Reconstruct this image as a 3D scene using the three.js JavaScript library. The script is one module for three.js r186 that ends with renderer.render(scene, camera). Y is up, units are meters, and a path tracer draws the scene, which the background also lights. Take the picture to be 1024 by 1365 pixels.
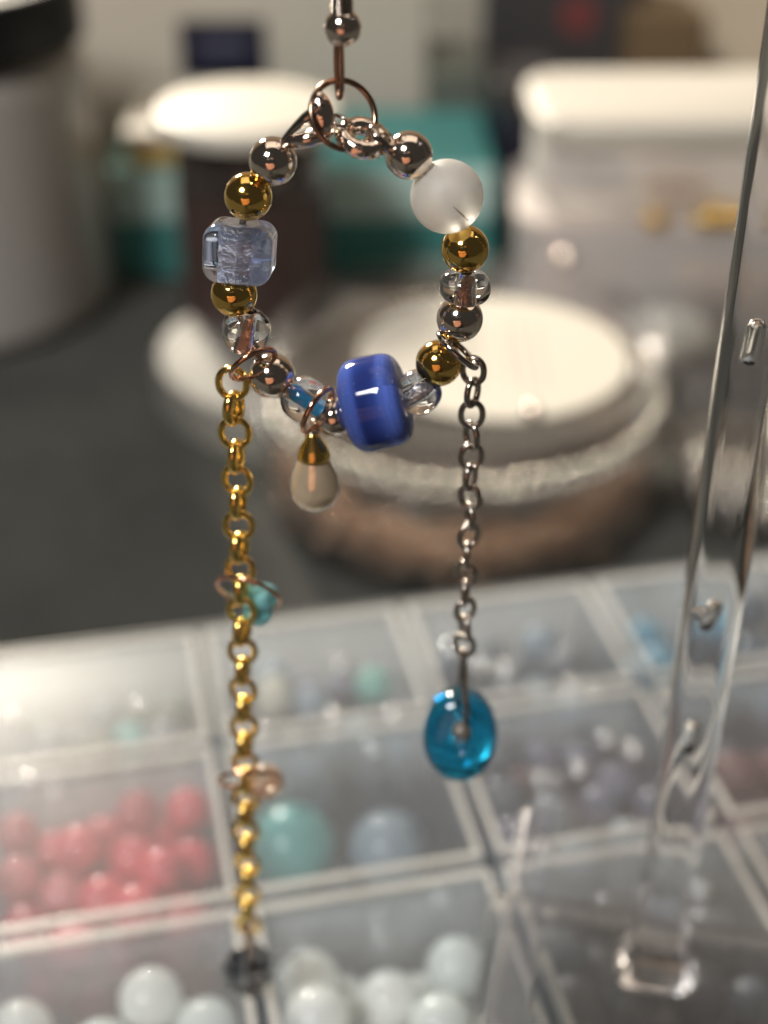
import * as THREE from 'three';
import { RoundedBoxGeometry } from 'three/addons/geometries/RoundedBoxGeometry.js';
import { mergeGeometries, mergeVertices, toCreasedNormals } from 'three/addons/utils/BufferGeometryUtils.js';
import { MarchingCubes } from 'three/addons/objects/MarchingCubes.js';
import { RectAreaLightUniformsLib } from 'three/addons/lights/RectAreaLightUniformsLib.js';
import { Brush, Evaluator, SUBTRACTION } from 'three-bvh-csg';

// ---------------------------------------------------------------- camera, ambient, lamps, exposure
const scene = new THREE.Scene();
const PITCH = 33 * Math.PI / 180, EYE = new THREE.Vector3(0, 0.168, 0), FOCAL = 1875;   // FOCAL in photo pixels (1365 high)
const camera = new THREE.PerspectiveCamera(2 * Math.atan(682.5 / FOCAL) * 180 / Math.PI, 0.75, 0.005, 5);
camera.position.copy(EYE);
camera.rotation.x = -PITCH;
camera.focus = 0.1155;
camera.userData.fStop = 13.2;
scene.add(camera);
scene.background = new THREE.Color().setRGB(0.031, 0.028, 0.025);   // the dim warm room all round
const renderer = new THREE.WebGLRenderer({ antialias: true });
renderer.toneMapping = THREE.LinearToneMapping;
renderer.toneMappingExposure = 1.28;
renderer.shadowMap.enabled = true;
RectAreaLightUniformsLib.init();
// warm desk lamp behind and above the table, just a little left
const LAMP = new THREE.Vector3(-0.48, 0.58, -1.32), LAMP_AIM = new THREE.Vector3(0, 0.03, -0.24), LAMP_SIZE = 0.18;
const lampLight = new THREE.RectAreaLight(new THREE.Color().setRGB(1, 0.89, 0.73), 255, LAMP_SIZE, LAMP_SIZE);
lampLight.position.copy(LAMP); lampLight.lookAt(LAMP_AIM); scene.add(lampLight);
// ceiling lamp far behind the photographer
const CEIL = new THREE.Vector3(-0.75, 1.5, 0.9), CEIL_SIZE = 0.42;
const ceilLight = new THREE.RectAreaLight(new THREE.Color().setRGB(1, 0.97, 0.94), 36, CEIL_SIZE, CEIL_SIZE);
ceilLight.position.copy(CEIL); ceilLight.lookAt(0, 0.05, -0.2); scene.add(ceilLight);

// wide, dim ceiling panel over the table
const PANEL = new THREE.Vector3(0.1, 1.75, -0.65), PANEL_W = 1.7, PANEL_D = 1.2;
const panelLight = new THREE.RectAreaLight(new THREE.Color().setRGB(1, 0.82, 0.66), 0.42, PANEL_W, PANEL_D);
panelLight.position.copy(PANEL); panelLight.lookAt(0.1, 0, -0.651); scene.add(panelLight);

// ---------------------------------------------------------------- helpers
let seed = 7;
const rnd = () => { seed = (seed * 1664525 + 1013904223) >>> 0; return seed / 4294967296; };
const rr = (a, b) => a + (b - a) * rnd();
const V = (x = 0, y = 0, z = 0) => new THREE.Vector3(x, y, z);
const COSP = Math.cos(PITCH), SINP = Math.sin(PITCH), VIEW = V(0, SINP, COSP);   // VIEW points back to the camera
const ray = (x, y) => { const dx = (x - 512) / FOCAL, dy = -(y - 682.5) / FOCAL; return V(dx, dy * COSP - SINP, -dy * SINP - COSP); };
const DE = 0.108;                                         // the earring hangs this far in front of the lens
const T = (x, y, d) => d / -ray(x, y).z;
const P = (x, y, d = DE) => ray(x, y).multiplyScalar(T(x, y, d)).add(EYE);    // where a sight line meets the upright plane z = -d
const M = (px, y, d = DE) => px * T(512, y, d) / FOCAL;                       // photo pixels to metres there
const onY = (x, y, h) => { const r = ray(x, y); return r.multiplyScalar((h - EYE.y) / r.y).add(EYE); };
const used = {};
const numbered = (n) => { used[n] = (used[n] ?? -1) + 1; return used[n] ? `${n}_${String(used[n]).padStart(3, '0')}` : n; };
function put(name, geo, mat, parent, pos, quat) {
  const m = new THREE.Mesh(geo, mat); m.name = parent === scene ? numbered(name) : name;
  m.castShadow = m.receiveShadow = true;
  if (pos) m.position.copy(pos);
  if (quat) m.quaternion.copy(quat);
  parent.add(m); return m;
}
function thing(name, label, category, pos = V(), turn = 0, group) {
  const g = new THREE.Group(); g.name = numbered(name); g.position.copy(pos); g.rotation.y = turn;
  g.userData = { label, category }; if (group) g.userData.group = group;
  scene.add(g); return g;
}
function tag(o, label, category, group, kind) { Object.assign(o.userData, { label, category }); if (group) o.userData.group = group; if (kind) o.userData.kind = kind; return o; }
function volume(g) {
  const p = g.attributes.position, ix = g.index, a = V(), b = V(), c = V(); let v = 0;
  const n = ix ? ix.count : p.count, at = (i) => ix ? ix.getX(i) : i;
  for (let i = 0; i < n; i += 3) { a.fromBufferAttribute(p, at(i)); b.fromBufferAttribute(p, at(i + 1)); c.fromBufferAttribute(p, at(i + 2)); v += a.dot(b.cross(c)); }
  return v;
}
function outward(g) {                                      // closed surfaces face outwards, as glass needs
  if (volume(g) >= 0) return g;
  const ix = g.index; for (let i = 0; i < ix.count; i += 3) { const t = ix.getX(i); ix.setX(i, ix.getX(i + 2)); ix.setX(i + 2, t); }
  g.computeVertexNormals(); return g;
}
const quatY = (dir, roll = 0) => new THREE.Quaternion().setFromUnitVectors(V(0, 1, 0), dir.clone().normalize()).multiply(new THREE.Quaternion().setFromAxisAngle(V(0, 1, 0), roll));
function frame(xa, za) {                                   // x along xa, z nearest to za
  const x = xa.clone().normalize(), z = za.clone().addScaledVector(x, -za.dot(x)).normalize(), y = z.clone().cross(x);
  return new THREE.Quaternion().setFromRotationMatrix(new THREE.Matrix4().makeBasis(x, y, z));
}
function lathe(pts, seg = 48) { return outward(new THREE.LatheGeometry(pts.map(([r, y]) => new THREE.Vector2(Math.max(r, 0), y)), seg)); }
function roundBead(R, hole, seg = 48, rows = 30) {         // a ball with a drilled hole along y
  const t0 = Math.acos(Math.min(0.98, hole / R)), pts = [];
  for (let i = 0; i <= rows; i++) { const t = -t0 + 2 * t0 * i / rows; pts.push([R * Math.cos(t), R * Math.sin(t)]); }
  const h = R * Math.sin(t0); pts.push([hole * 0.93, h * 0.97], [hole * 0.9, h * 0.5], [hole * 0.9, -h * 0.5], [hole * 0.93, -h * 0.97], pts[0]);
  return lathe(pts, seg);
}
function fatBead(R, hl, hole, e, seg = 56, rows = 34) {    // a moulded bead: rounded rectangle turned about y
  const pts = [], k = (x) => Math.sign(x) * Math.pow(Math.abs(x), e);
  for (let i = 0; i <= rows; i++) { const t = -Math.PI / 2 + Math.PI * i / rows; pts.push([hole + (R - hole) * k(Math.cos(t)), hl * k(Math.sin(t))]); }
  for (let i = 1; i < 6; i++) pts.push([hole * 0.95, hl * (1 - i / 3)]);
  pts.push(pts[0]);
  return lathe(pts, seg);
}
function lumpy(g, amount, freq, s = 1) {                   // hand-made unevenness
  const p = g.attributes.position, v = V();
  g.computeBoundingSphere(); const R = g.boundingSphere.radius;
  for (let i = 0; i < p.count; i++) {
    v.fromBufferAttribute(p, i); const q = v.clone().multiplyScalar(freq / R);
    const w = Math.sin(q.x * 1.7 + s) * Math.sin(q.y * 2.1 + s * 2.3) + 0.6 * Math.sin(q.z * 2.9 + q.x * 1.3 + s * 1.1);
    v.multiplyScalar(1 + amount * w); p.setXYZ(i, v.x, v.y, v.z);
  }
  g.computeVertexNormals(); return g;
}
function taper(points, radii, seg = 48, ring = 14) {       // a tube of changing thickness with round ends
  const c = new THREE.CatmullRomCurve3(points), fr = c.computeFrenetFrames(seg), pos = [], ix = [];
  const rad = (t) => { const k = t * (radii.length - 1), i = Math.min(Math.floor(k), radii.length - 2); return radii[i] + (radii[i + 1] - radii[i]) * (k - i); };
  const rows = [], r0 = radii[0], r1 = radii[radii.length - 1];
  for (let j = 0; j < 4; j++) { const a = (j / 4) * Math.PI / 2; rows.push([0, Math.sin(a) * r0 + 1e-7, -Math.cos(a) * r0]); }
  for (let j = 0; j <= seg; j++) rows.push([j, rad(j / seg), 0]);
  for (let j = 1; j <= 4; j++) { const a = (j / 4) * Math.PI / 2; rows.push([seg, Math.cos(a) * r1 + 1e-7, Math.sin(a) * r1]); }
  for (const [j, r, off] of rows) {
    const o = c.getPointAt(j / seg).addScaledVector(fr.tangents[j], off);
    for (let k = 0; k < ring; k++) { const a = k / ring * Math.PI * 2; pos.push(...o.clone().addScaledVector(fr.normals[j], Math.cos(a) * r).addScaledVector(fr.binormals[j], Math.sin(a) * r).toArray()); }
  }
  for (let j = 0; j < rows.length - 1; j++) for (let k = 0; k < ring; k++) {
    const a = j * ring + k, b = j * ring + (k + 1) % ring; ix.push(a, b, a + ring, b, b + ring, a + ring);
  }
  const g = new THREE.BufferGeometry(); g.setAttribute('position', new THREE.Float32BufferAttribute(pos, 3));
  g.setAttribute('uv', new THREE.Float32BufferAttribute(new Float32Array(pos.length / 3 * 2), 2)); g.setIndex(ix); g.computeVertexNormals(); return outward(g);
}
function oval(w, h, wire, seg = 56, ring = 12) {           // a link in the xy plane, long side along y; w and h are outer sizes
  const a = w / 2 - wire, b = h / 2 - wire, flat = Math.max(0, b - a);
  class C extends THREE.Curve { getPoint(t, o = V()) { const u = t * Math.PI * 2, s = Math.sin(u); return o.set(a * Math.cos(u), (b - flat) * s + flat * Math.sign(s) * Math.pow(Math.abs(s), 0.55), 0); } }
  return outward(new THREE.TubeGeometry(new C(), seg, wire, ring, true));
}
const rbox = (w, h, d, r, s = 3) => new RoundedBoxGeometry(w, h, d, s, Math.min(r, w / 2.01, h / 2.01, d / 2.01));
function slab(w, h, d, corner, bevel) {                    // a lying slab with rounded corners and edges, its foot at y = 0
  const a = w / 2 - bevel, b = d / 2 - bevel, c = corner, sh = new THREE.Shape();
  sh.moveTo(-a + c, -b); sh.lineTo(a - c, -b); sh.absarc(a - c, -b + c, c, -Math.PI / 2, 0); sh.lineTo(a, b - c); sh.absarc(a - c, b - c, c, 0, Math.PI / 2); sh.lineTo(-a + c, b); sh.absarc(-a + c, b - c, c, Math.PI / 2, Math.PI); sh.lineTo(-a, -b + c); sh.absarc(-a + c, -b + c, c, Math.PI, Math.PI * 1.5);
  const g = new THREE.ExtrudeGeometry(sh, { depth: h - 2 * bevel, bevelThickness: bevel, bevelSize: bevel, bevelSegments: 5, curveSegments: 10 });
  g.translate(0, 0, bevel); g.rotateX(-Math.PI / 2); return toCreasedNormals(g, 0.6);
}
const shift = (g, x, y, z) => g.translate(x, y, z);
// value noise for the textures
function noiseField(n, oct, s) {
  let q = s * 7919 + 13; const r = () => { q = (q * 1664525 + 1013904223) >>> 0; return q / 4294967296; };
  const out = new Float32Array(n * n); let amp = 1, tot = 0;
  for (const f of oct) {
    const g = Float32Array.from({ length: f * f }, r);
    for (let y = 0; y < n; y++) for (let x = 0; x < n; x++) {
      const u = x / n * f, v = y / n * f, i = Math.floor(u), j = Math.floor(v), a = u - i, b = v - j, sa = a * a * (3 - 2 * a), sb = b * b * (3 - 2 * b);
      const G = (p, t) => g[(t % f) * f + (p % f)];
      out[y * n + x] += amp * ((G(i, j) * (1 - sa) + G(i + 1, j) * sa) * (1 - sb) + (G(i, j + 1) * (1 - sa) + G(i + 1, j + 1) * sa) * sb);
    }
    tot += amp; amp *= 0.62;
  }
  return out.map((x) => x / tot);
}
function noiseTex(n, oct, s, fn, srgb) {
  const f = noiseField(n, oct, s), d = new Uint8Array(n * n * 4);
  for (let i = 0; i < n * n; i++) { const c = fn(f[i], i % n, Math.floor(i / n)); d[i * 4] = c[0] * 255; d[i * 4 + 1] = c[1] * 255; d[i * 4 + 2] = c[2] * 255; d[i * 4 + 3] = 255; }
  const t = new THREE.DataTexture(d, n, n); t.wrapS = t.wrapT = THREE.RepeatWrapping; t.magFilter = t.minFilter = THREE.LinearFilter; if (srgb) t.colorSpace = THREE.SRGBColorSpace; t.needsUpdate = true; return t;
}
function canvasTex(w, h, draw) { const c = document.createElement('canvas'); c.width = w; c.height = h; draw(c.getContext('2d'), w, h); const t = new THREE.CanvasTexture(c); t.colorSpace = THREE.SRGBColorSpace; t.magFilter = THREE.LinearFilter; t.wrapS = t.wrapT = THREE.RepeatWrapping; return t; }
const lin = (r, g, b) => new THREE.Color().setRGB(r, g, b);
const std = (c, roughness, more = {}) => new THREE.MeshPhysicalMaterial({ color: c, roughness, ...more });
const grain = noiseTex(256, [16, 32, 64, 128], 3, (v) => [v, v, v]);
const scuff = noiseTex(256, [4, 16, 64, 128], 5, (v) => [0, 0.35 + 0.6 * v, 0]);

// ---------------------------------------------------------------- materials
const MAT = {
  silver: std(lin(0.84, 0.74, 0.65), 0.13, { metalness: 1, roughnessMap: scuff }),
  gunmetal: std(lin(0.50, 0.46, 0.42), 0.09, { metalness: 1 }),
  gold: std(lin(0.92, 0.62, 0.18), 0.14, { metalness: 1, roughnessMap: scuff }),
  goldWire: std(lin(0.95, 0.68, 0.21), 0.16, { metalness: 1 }),
  rose: std(lin(0.72, 0.42, 0.28), 0.14, { metalness: 1 }),
  bronze: std(lin(0.42, 0.27, 0.19), 0.2, { metalness: 1 }),
  steelWire: std(lin(0.42, 0.38, 0.34), 0.2, { metalness: 1 }),
  lining: std(lin(0.90, 0.91, 0.95), 0.34, { metalness: 1, bumpMap: grain, bumpScale: 0.0004 }),
  copperLining: std(lin(0.66, 0.42, 0.32), 0.3, { metalness: 1, bumpMap: grain, bumpScale: 0.00025 }),
  blueLining: std(lin(0.02, 0.30, 0.62), 0.35, { metalness: 0.3 }),
  glass: std(lin(1, 1, 1), 0.02, { transmission: 1, thickness: 0.004, ior: 1.5 }),
  smoke: std(lin(1, 1, 1), 0.02, { transmission: 1, thickness: 0.004, ior: 1.54, attenuationColor: lin(0.34, 0.35, 0.37), attenuationDistance: 0.003, flatShading: true }),
  iceBlue: std(lin(1, 1, 1), 0.02, { transmission: 1, thickness: 0.005, ior: 1.5, attenuationColor: lin(0.56, 0.68, 0.95), attenuationDistance: 0.005 }),
  teal: std(lin(0.05, 0.42, 0.62), 0.06, { transmission: 0.9, thickness: 0.007, ior: 1.5, attenuationColor: lin(0.10, 0.56, 0.76), attenuationDistance: 0.0070 }),
  aqua: std(lin(0.30, 0.72, 0.78), 0.12, { transmission: 0.45, thickness: 0.003, ior: 1.5 }),
  blush: std(lin(0.92, 0.76, 0.62), 0.12, { transmission: 0.75, thickness: 0.003, ior: 1.5 }),
  frosted: std(lin(0.97, 0.96, 0.92), 0.5, { transmission: 0.66, thickness: 0.006, ior: 1.45 }),
  pearl: std(lin(0.84, 0.69, 0.49), 0.14, { clearcoat: 1, clearcoatRoughness: 0.06, metalness: 0.58 }),
  acrylic: std(lin(1, 1, 1), 0.015, { transmission: 1, thickness: 0.005, ior: 1.49 }),
  postAcrylic: std(lin(1, 1, 1), 0.015, { transmission: 1, thickness: 0.005, ior: 1.4 }),
  hazy: std(lin(0.93, 0.93, 0.95), 0.14, { transmission: 0.97, thickness: 0, ior: 1.5 }),
  sheet: std(lin(0.97, 0.97, 0.98), 0.14, { transmission: 1, thickness: 0, ior: 1.5, roughnessMap: null }),
  lidPane: std(lin(0.90, 0.92, 0.94), 0.27, { transmission: 0.97, thickness: 0, ior: 1.5 }),
  wallPane: std(lin(0.93, 0.95, 0.97), 0.30, { transmission: 1, thickness: 0, ior: 1.5 }),
  rimPlastic: std(lin(0.92, 0.92, 0.90), 0.22, { transmission: 0.68, thickness: 0, ior: 1.5 }),
  cloudyPane: std(lin(0.92, 0.92, 0.90), 0.3, { transmission: 0.6, thickness: 0, ior: 1.5 }),
  casePane: std(lin(0.94, 0.94, 0.94), 0.16, { transmission: 1, thickness: 0, ior: 1.5 }),
};
MAT.pony = std(lin(0.86, 0.86, 0.88), 0.06, { specularIntensity: 0.55, transmission: 0.04, thickness: 0.006, ior: 1.5,
  map: canvasTex(512, 512, (c, w, h) => {
    c.fillStyle = 'rgb(58,86,178)'; c.fillRect(0, 0, w, h);
    const n = noiseField(256, [4, 8, 32], 9), im = c.getImageData(0, 0, w, h);
    for (let y = 0; y < h; y++) for (let x = 0; x < w; x++) {
      const v = y / h, k = n[((y >> 1) % 256) * 256 + ((x >> 3) % 256)], band = Math.exp(-Math.pow((1 - v - 0.452 + 0.012 * Math.sin(x / w * 12.57)) / 0.046, 2)), i = (y * w + x) * 4;
      const m = 0.72 + 0.6 * k - 0.34 * band;
      im.data[i] = Math.min(255, 80 * m * (1 - 0.30 * band)); im.data[i + 1] = Math.min(255, 104 * m * (1 - 0.25 * band)); im.data[i + 2] = Math.min(255, 186 * m * (1 - 0.1 * band));
    }
    c.putImageData(im, 0, 0);
    let q = 5; const f = () => { q = (q * 1664525 + 1013904223) >>> 0; return q / 4294967296; };
    for (let i = 0; i < 260; i++) { c.fillStyle = `rgba(205,215,240,${0.25 + 0.5 * f()})`; c.fillRect(f() * w, f() * h, 1 + f() * 2, 1 + f() * 3); }
  }) });

// ---------------------------------------------------------------- the table
const slate = noiseTex(512, [8, 32, 128, 256], 21, (v) => { const k = 0.285 + 0.09 * (v - 0.5); return [k * 1.0, k * 1.01, k * 0.97]; }, true);
const tableTop = new THREE.BoxGeometry(1.8, 0.03, 1.5); shift(tableTop, 0, -0.015, -0.55);
slate.repeat.set(9, 8);
tag(put('table', tableTop, std(lin(1, 1, 1), 0.85, { specularIntensity: 0.35, map: slate, bumpMap: grain, bumpScale: 0.0001 }), scene), 'dark slate grey table top under the bead box and the jars', 'table', null, 'structure');

tag(put('wall', shift(new THREE.BoxGeometry(3.6, 2.6, 0.1), 0, 0.5, -1.75), std(lin(0.60, 0.45, 0.32), 0.8), scene), 'warm tan wall behind the table', 'wall', null, 'structure');

// ---------------------------------------------------------------- bead organiser
const YAW = 12 * Math.PI / 180, LID = 0.028;
const boxAt = onY(512, 800, 0);  boxAt.z = -Math.abs(onY(512, 800, LID).z); boxAt.x = 0;
const box = thing('bead_organiser', 'long clear plastic bead organiser with rows of lidded compartments on the table', 'organiser', boxAt, YAW);
const toBox = (u, y, v) => V(u, y, v).applyAxisAngle(V(0, 1, 0), YAW).add(boxAt);
const COLS = [[-0.0990, -0.0665], [-0.0650, -0.0318], [-0.0302, 0.0012], [0.0031, 0.0340], [0.0360, 0.0685]], ROWS = [[0.0022, 0.0280], [0.0302, 0.0585], [0.0607, 0.0930]];
{
  const base = rbox(0.1705, 0.0022, 0.0945, 0.001); shift(base, -0.0152, 0.0011, 0.0472);
  put('base', base, std(lin(0.24, 0.27, 0.32), 0.35), box);
  const rim = [];
  rim.push(shift(rbox(0.171, 0.0255, 0.0012, 0.0005), -0.0152, 0.0150, 0.0003));
  rim.push(shift(rbox(0.0012, 0.0255, 0.094, 0.0005), -0.1007, 0.0150, 0.0475), shift(rbox(0.0012, 0.0255, 0.094, 0.0005), 0.0703, 0.0150, 0.0475));
  put('outer_wall', mergeGeometries(rim), MAT.wallPane, box);
  for (const [u0, u1] of COLS) for (const [v0, v1] of ROWS) {
    const w = u1 - u0, d = v1 - v0, cu = (u0 + u1) / 2, cv = (v0 + v1) / 2, h = 0.0235, t = 0.0009, y = 0.0025 + h / 2;
    const g = mergeGeometries([shift(rbox(w, h, t, 0.0004, 2), cu, y, v0 + t / 2), shift(rbox(w, h, t, 0.0004, 2), cu, y, v1 - t / 2),
      shift(rbox(t, h, d - 2 * t - 0.0001, 0.0004, 2), u0 + t / 2, y, cv), shift(rbox(t, h, d - 2 * t - 0.0001, 0.0004, 2), u1 - t / 2, y, cv)]);
    put('compartment', g, MAT.wallPane, box);
    const L = put('compartment_lid', shift(rbox(w + 0.0006, 0.0010, d + 0.0006, 0.0004, 2), cu, 0.0270, cv), MAT.lidPane, box);
    const s = 0.0010, ly = 0.0280;
    put('lid_rim', mergeGeometries([shift(rbox(w, s, s, 0.0004, 2), cu, ly, v0 + s / 2), shift(rbox(w, s, s, 0.0004, 2), cu, ly, v1 - s / 2),
      shift(rbox(s, s, d - 2 * s, 0.0004, 2), u0 + s / 2, ly, cv), shift(rbox(s, s, d - 2 * s, 0.0004, 2), u1 - s / 2, ly, cv)]), MAT.rimPlastic, L);
  }
}
// ---- the beads inside, dropped one by one on what lies below
const unitBead = roundBead(1, 0.2, 28, 18);
const B = {
  coral: std(lin(0.68, 0.07, 0.10), 0.22, { clearcoat: 0.5 }), coralDeep: std(lin(0.42, 0.04, 0.07), 0.22, { clearcoat: 0.5 }), pinkish: std(lin(0.70, 0.20, 0.22), 0.25, { clearcoat: 0.5 }),
  silverBall: std(lin(0.8, 0.78, 0.74), 0.12, { metalness: 1 }), white: std(lin(0.88, 0.89, 0.84), 0.22, { clearcoat: 0.6 }), mintWhite: std(lin(0.78, 0.84, 0.80), 0.22, { clearcoat: 0.6 }), cream: std(lin(0.78, 0.74, 0.60), 0.24, { clearcoat: 0.6 }),
  mint: std(lin(0.25, 0.58, 0.48), 0.25, { clearcoat: 0.5 }), turquoise: std(lin(0.10, 0.40, 0.38), 0.3, { clearcoat: 0.4 }), olive: std(lin(0.10, 0.13, 0.09), 0.25, { clearcoat: 0.5 }),
  skyBlue: std(lin(0.15, 0.42, 0.58), 0.2, { clearcoat: 0.6 }), paleBlue: std(lin(0.30, 0.38, 0.44), 0.3, { clearcoat: 0.5 }), navyBlue: std(lin(0.06, 0.10, 0.15), 0.25, { clearcoat: 0.5 }),
  lilac: std(lin(0.22, 0.21, 0.28), 0.3, { clearcoat: 0.4 }), hematite: std(lin(0.06, 0.06, 0.065), 0.2, { clearcoat: 0.8 }), slateGrey: std(lin(0.16, 0.18, 0.21), 0.25, { clearcoat: 0.6 }),
  rust: std(lin(0.22, 0.09, 0.09), 0.3, { clearcoat: 0.4 }), leaf: std(lin(0.30, 0.62, 0.36), 0.2, { clearcoat: 0.6 }),
};
const heaps = {};
function scatter(col, row, list) { fill(col, row, list, heaps[col + '.' + row]); }
function fill(col, row, list, done = []) {                            // list: [material, radius, name, label, group, u, v] (u, v in 0..1 of the compartment, or left to chance)
  const [u0, u1] = COLS[col], [v0, v1] = ROWS[row]; heaps[col + '.' + row] = done;
  for (const [mat, r, name, label, group, fu, fv, stretch = 1] of list) {
    let best = null; const wall = r + 0.0011;
    for (let k = 0; k < 70; k++) {
      const u = fu === undefined ? rr(u0 + wall, u1 - wall) : THREE.MathUtils.clamp(u0 + fu * (u1 - u0), u0 + wall, u1 - wall), v = fv === undefined ? rr(v0 + wall, v1 - wall) : THREE.MathUtils.clamp(v0 + fv * (v1 - v0), v0 + wall, v1 - wall);
      let y = 0.0026 + r;
      for (const o of done) { const d2 = (o.u - u) ** 2 + (o.v - v) ** 2, s = o.r + r; if (d2 < s * s) y = Math.max(y, o.y + Math.sqrt(s * s - d2)); }
      if (!best || y < best.y) best = { u, v, y, r };
    }
    if (best.y + r > 0.0264) continue;
    done.push(best);
    const m = put(name, unitBead, mat, scene, toBox(best.u, best.y, best.v), stretch > 1 ? quatY(V(0.15, 1, 0.1)) : new THREE.Quaternion().setFromEuler(new THREE.Euler(rr(0.3, 2.8), rr(0, 6), rr(0.5, 2.6))));
    m.scale.set(r, r * stretch, r);
    tag(m, label, 'bead', group);
  }
}
const many = (n, mats, r0, r1, name, label, group) => Array.from({ length: n }, (_, i) => [mats[Math.floor(rnd() * mats.length)], rr(r0, r1), name, label, group]);
fill(1, 0, [...many(34, [B.olive, B.olive, B.slateGrey, B.turquoise], 0.0026, 0.0036, 'olive_bead', 'small dark olive bead in the compartment around the mint bead', 'olive beads in the back left compartment'),
  [B.mint, 0.0046, 'mint_bead', 'pale mint round bead in the back left compartment, resting at its right wall', null, 0.72, 0.62]]);
fill(1, 1, many(74, [B.coral, B.coral, B.coral, B.pinkish, B.coralDeep], 0.0031, 0.0036, 'coral_bead', 'glossy coral red bead heaped in the left middle compartment', 'coral beads in the left middle compartment'));
fill(1, 2, [...many(60, [B.white, B.white, B.mintWhite], 0.0039, 0.0043, 'white_bead', 'white round bead in the front left compartment', 'white beads in the front left compartment'),
  [B.coral, 0.0040, 'coral_bead', 'single coral bead among the white beads of the front left compartment', null, 0.62, 0.1]]);
fill(2, 0, [...many(46, [B.slateGrey, B.slateGrey, B.lilac, B.paleBlue], 0.0024, 0.0034, 'grey_bead', 'small slate grey or lilac bead around the cream oval bead', 'grey and lilac beads in the second back compartment'),
  [B.cream, 0.0030, 'cream_bead', 'cream oval bead in the second back compartment from the gold chain', null, 0.3, 0.45, 1.4], [B.mint, 0.0031, 'mint_bead', 'mint bead beside the cream oval bead, nearest the divider', null, 0.82, 0.42]]);
fill(2, 1, [...many(20, [B.slateGrey, B.navyBlue, B.slateGrey, B.hematite], 0.0026, 0.0036, 'dark_bead', 'small dark bead lying under the turquoise and pale blue beads', 'dark beads in the middle compartment'),
  [B.turquoise, 0.0062, 'turquoise_bead', 'large turquoise bead behind the lower gold chain', null, 0.24, 0.45], [B.paleBlue, 0.0056, 'pale_blue_bead', 'large hazy pale blue bead beside the turquoise bead', null, 0.68, 0.5]]);
fill(2, 2, many(80, [B.white, B.mintWhite, B.white, B.cream], 0.0039, 0.0043, 'white_bead', 'white round bead in the front middle compartment below the teal drop', 'white beads in the front middle compartment'));
fill(3, 0, [...many(36, [B.slateGrey, B.paleBlue, B.slateGrey, B.navyBlue], 0.0026, 0.0036, 'blue_grey_bead', 'small blue grey bead around the sky blue and green beads', 'blue grey beads in the third back compartment'),
  [B.skyBlue, 0.0045, 'sky_blue_bead', 'sky blue round bead right of the silver chain', null, 0.32, 0.55], [B.leaf, 0.0032, 'green_bead', 'upright pale green pointed bead beside the sky blue bead', null, 0.66, 0.5, 1.9]]);
fill(3, 1, many(40, [B.slateGrey, B.slateGrey, B.lilac, B.paleBlue, B.rust], 0.0028, 0.0038, 'lilac_bead', 'small lilac, rust or grey bead behind the acrylic tray', 'mixed beads in the third middle compartment'));
fill(3, 2, many(44, [B.hematite, B.hematite, B.slateGrey], 0.0030, 0.0038, 'black_bead', 'shiny black bead in the compartment under the acrylic tray', 'black beads under the acrylic tray'));
fill(4, 0, many(34, [B.navyBlue, B.skyBlue, B.slateGrey], 0.0032, 0.0042, 'deep_blue_bead', 'deep blue bead in the back compartment behind the acrylic post', 'deep blue beads behind the acrylic post'));
fill(4, 1, many(34, [B.rust, B.rust, B.slateGrey], 0.0030, 0.0038, 'rust_bead', 'rust red bead in the compartment right of the acrylic post', 'rust beads right of the acrylic post'));
fill(4, 2, many(34, [B.hematite, B.slateGrey], 0.0032, 0.0040, 'charcoal_bead', 'charcoal bead under the right end of the acrylic tray', 'charcoal beads under the right end of the tray'));
const spark = (n, c, label) => Array.from({ length: n }, () => [B.silverBall, rr(0.0016, 0.0022), 'spacer_bead', label, 'tiny silver spacer beads ' + c]);
for (const [c, w, k] of [[0, 'back left', 5], [1, 'second back', 8], [2, 'third back', 8]]) scatter(c + 1, 0, spark(k, 'in the ' + w + ' compartment', `tiny silver spacer bead lying on the beads of the ${w} compartment`));
for (const [c, w, k] of [[1, 'middle', 9], [2, 'third middle', 9]]) scatter(c + 1, 1, spark(k, 'in the ' + w + ' compartment', `tiny silver spacer bead lying on the beads of the ${w} compartment`));
scatter(3, 2, spark(6, 'under the tray', 'tiny silver spacer bead lying on the black beads under the tray'));
fill(0, 1, many(20, [B.coral, B.pinkish], 0.0032, 0.0036, 'pink_bead', 'pink bead in the compartment beyond the left edge', 'pink beads beyond the coral ones'));

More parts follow.
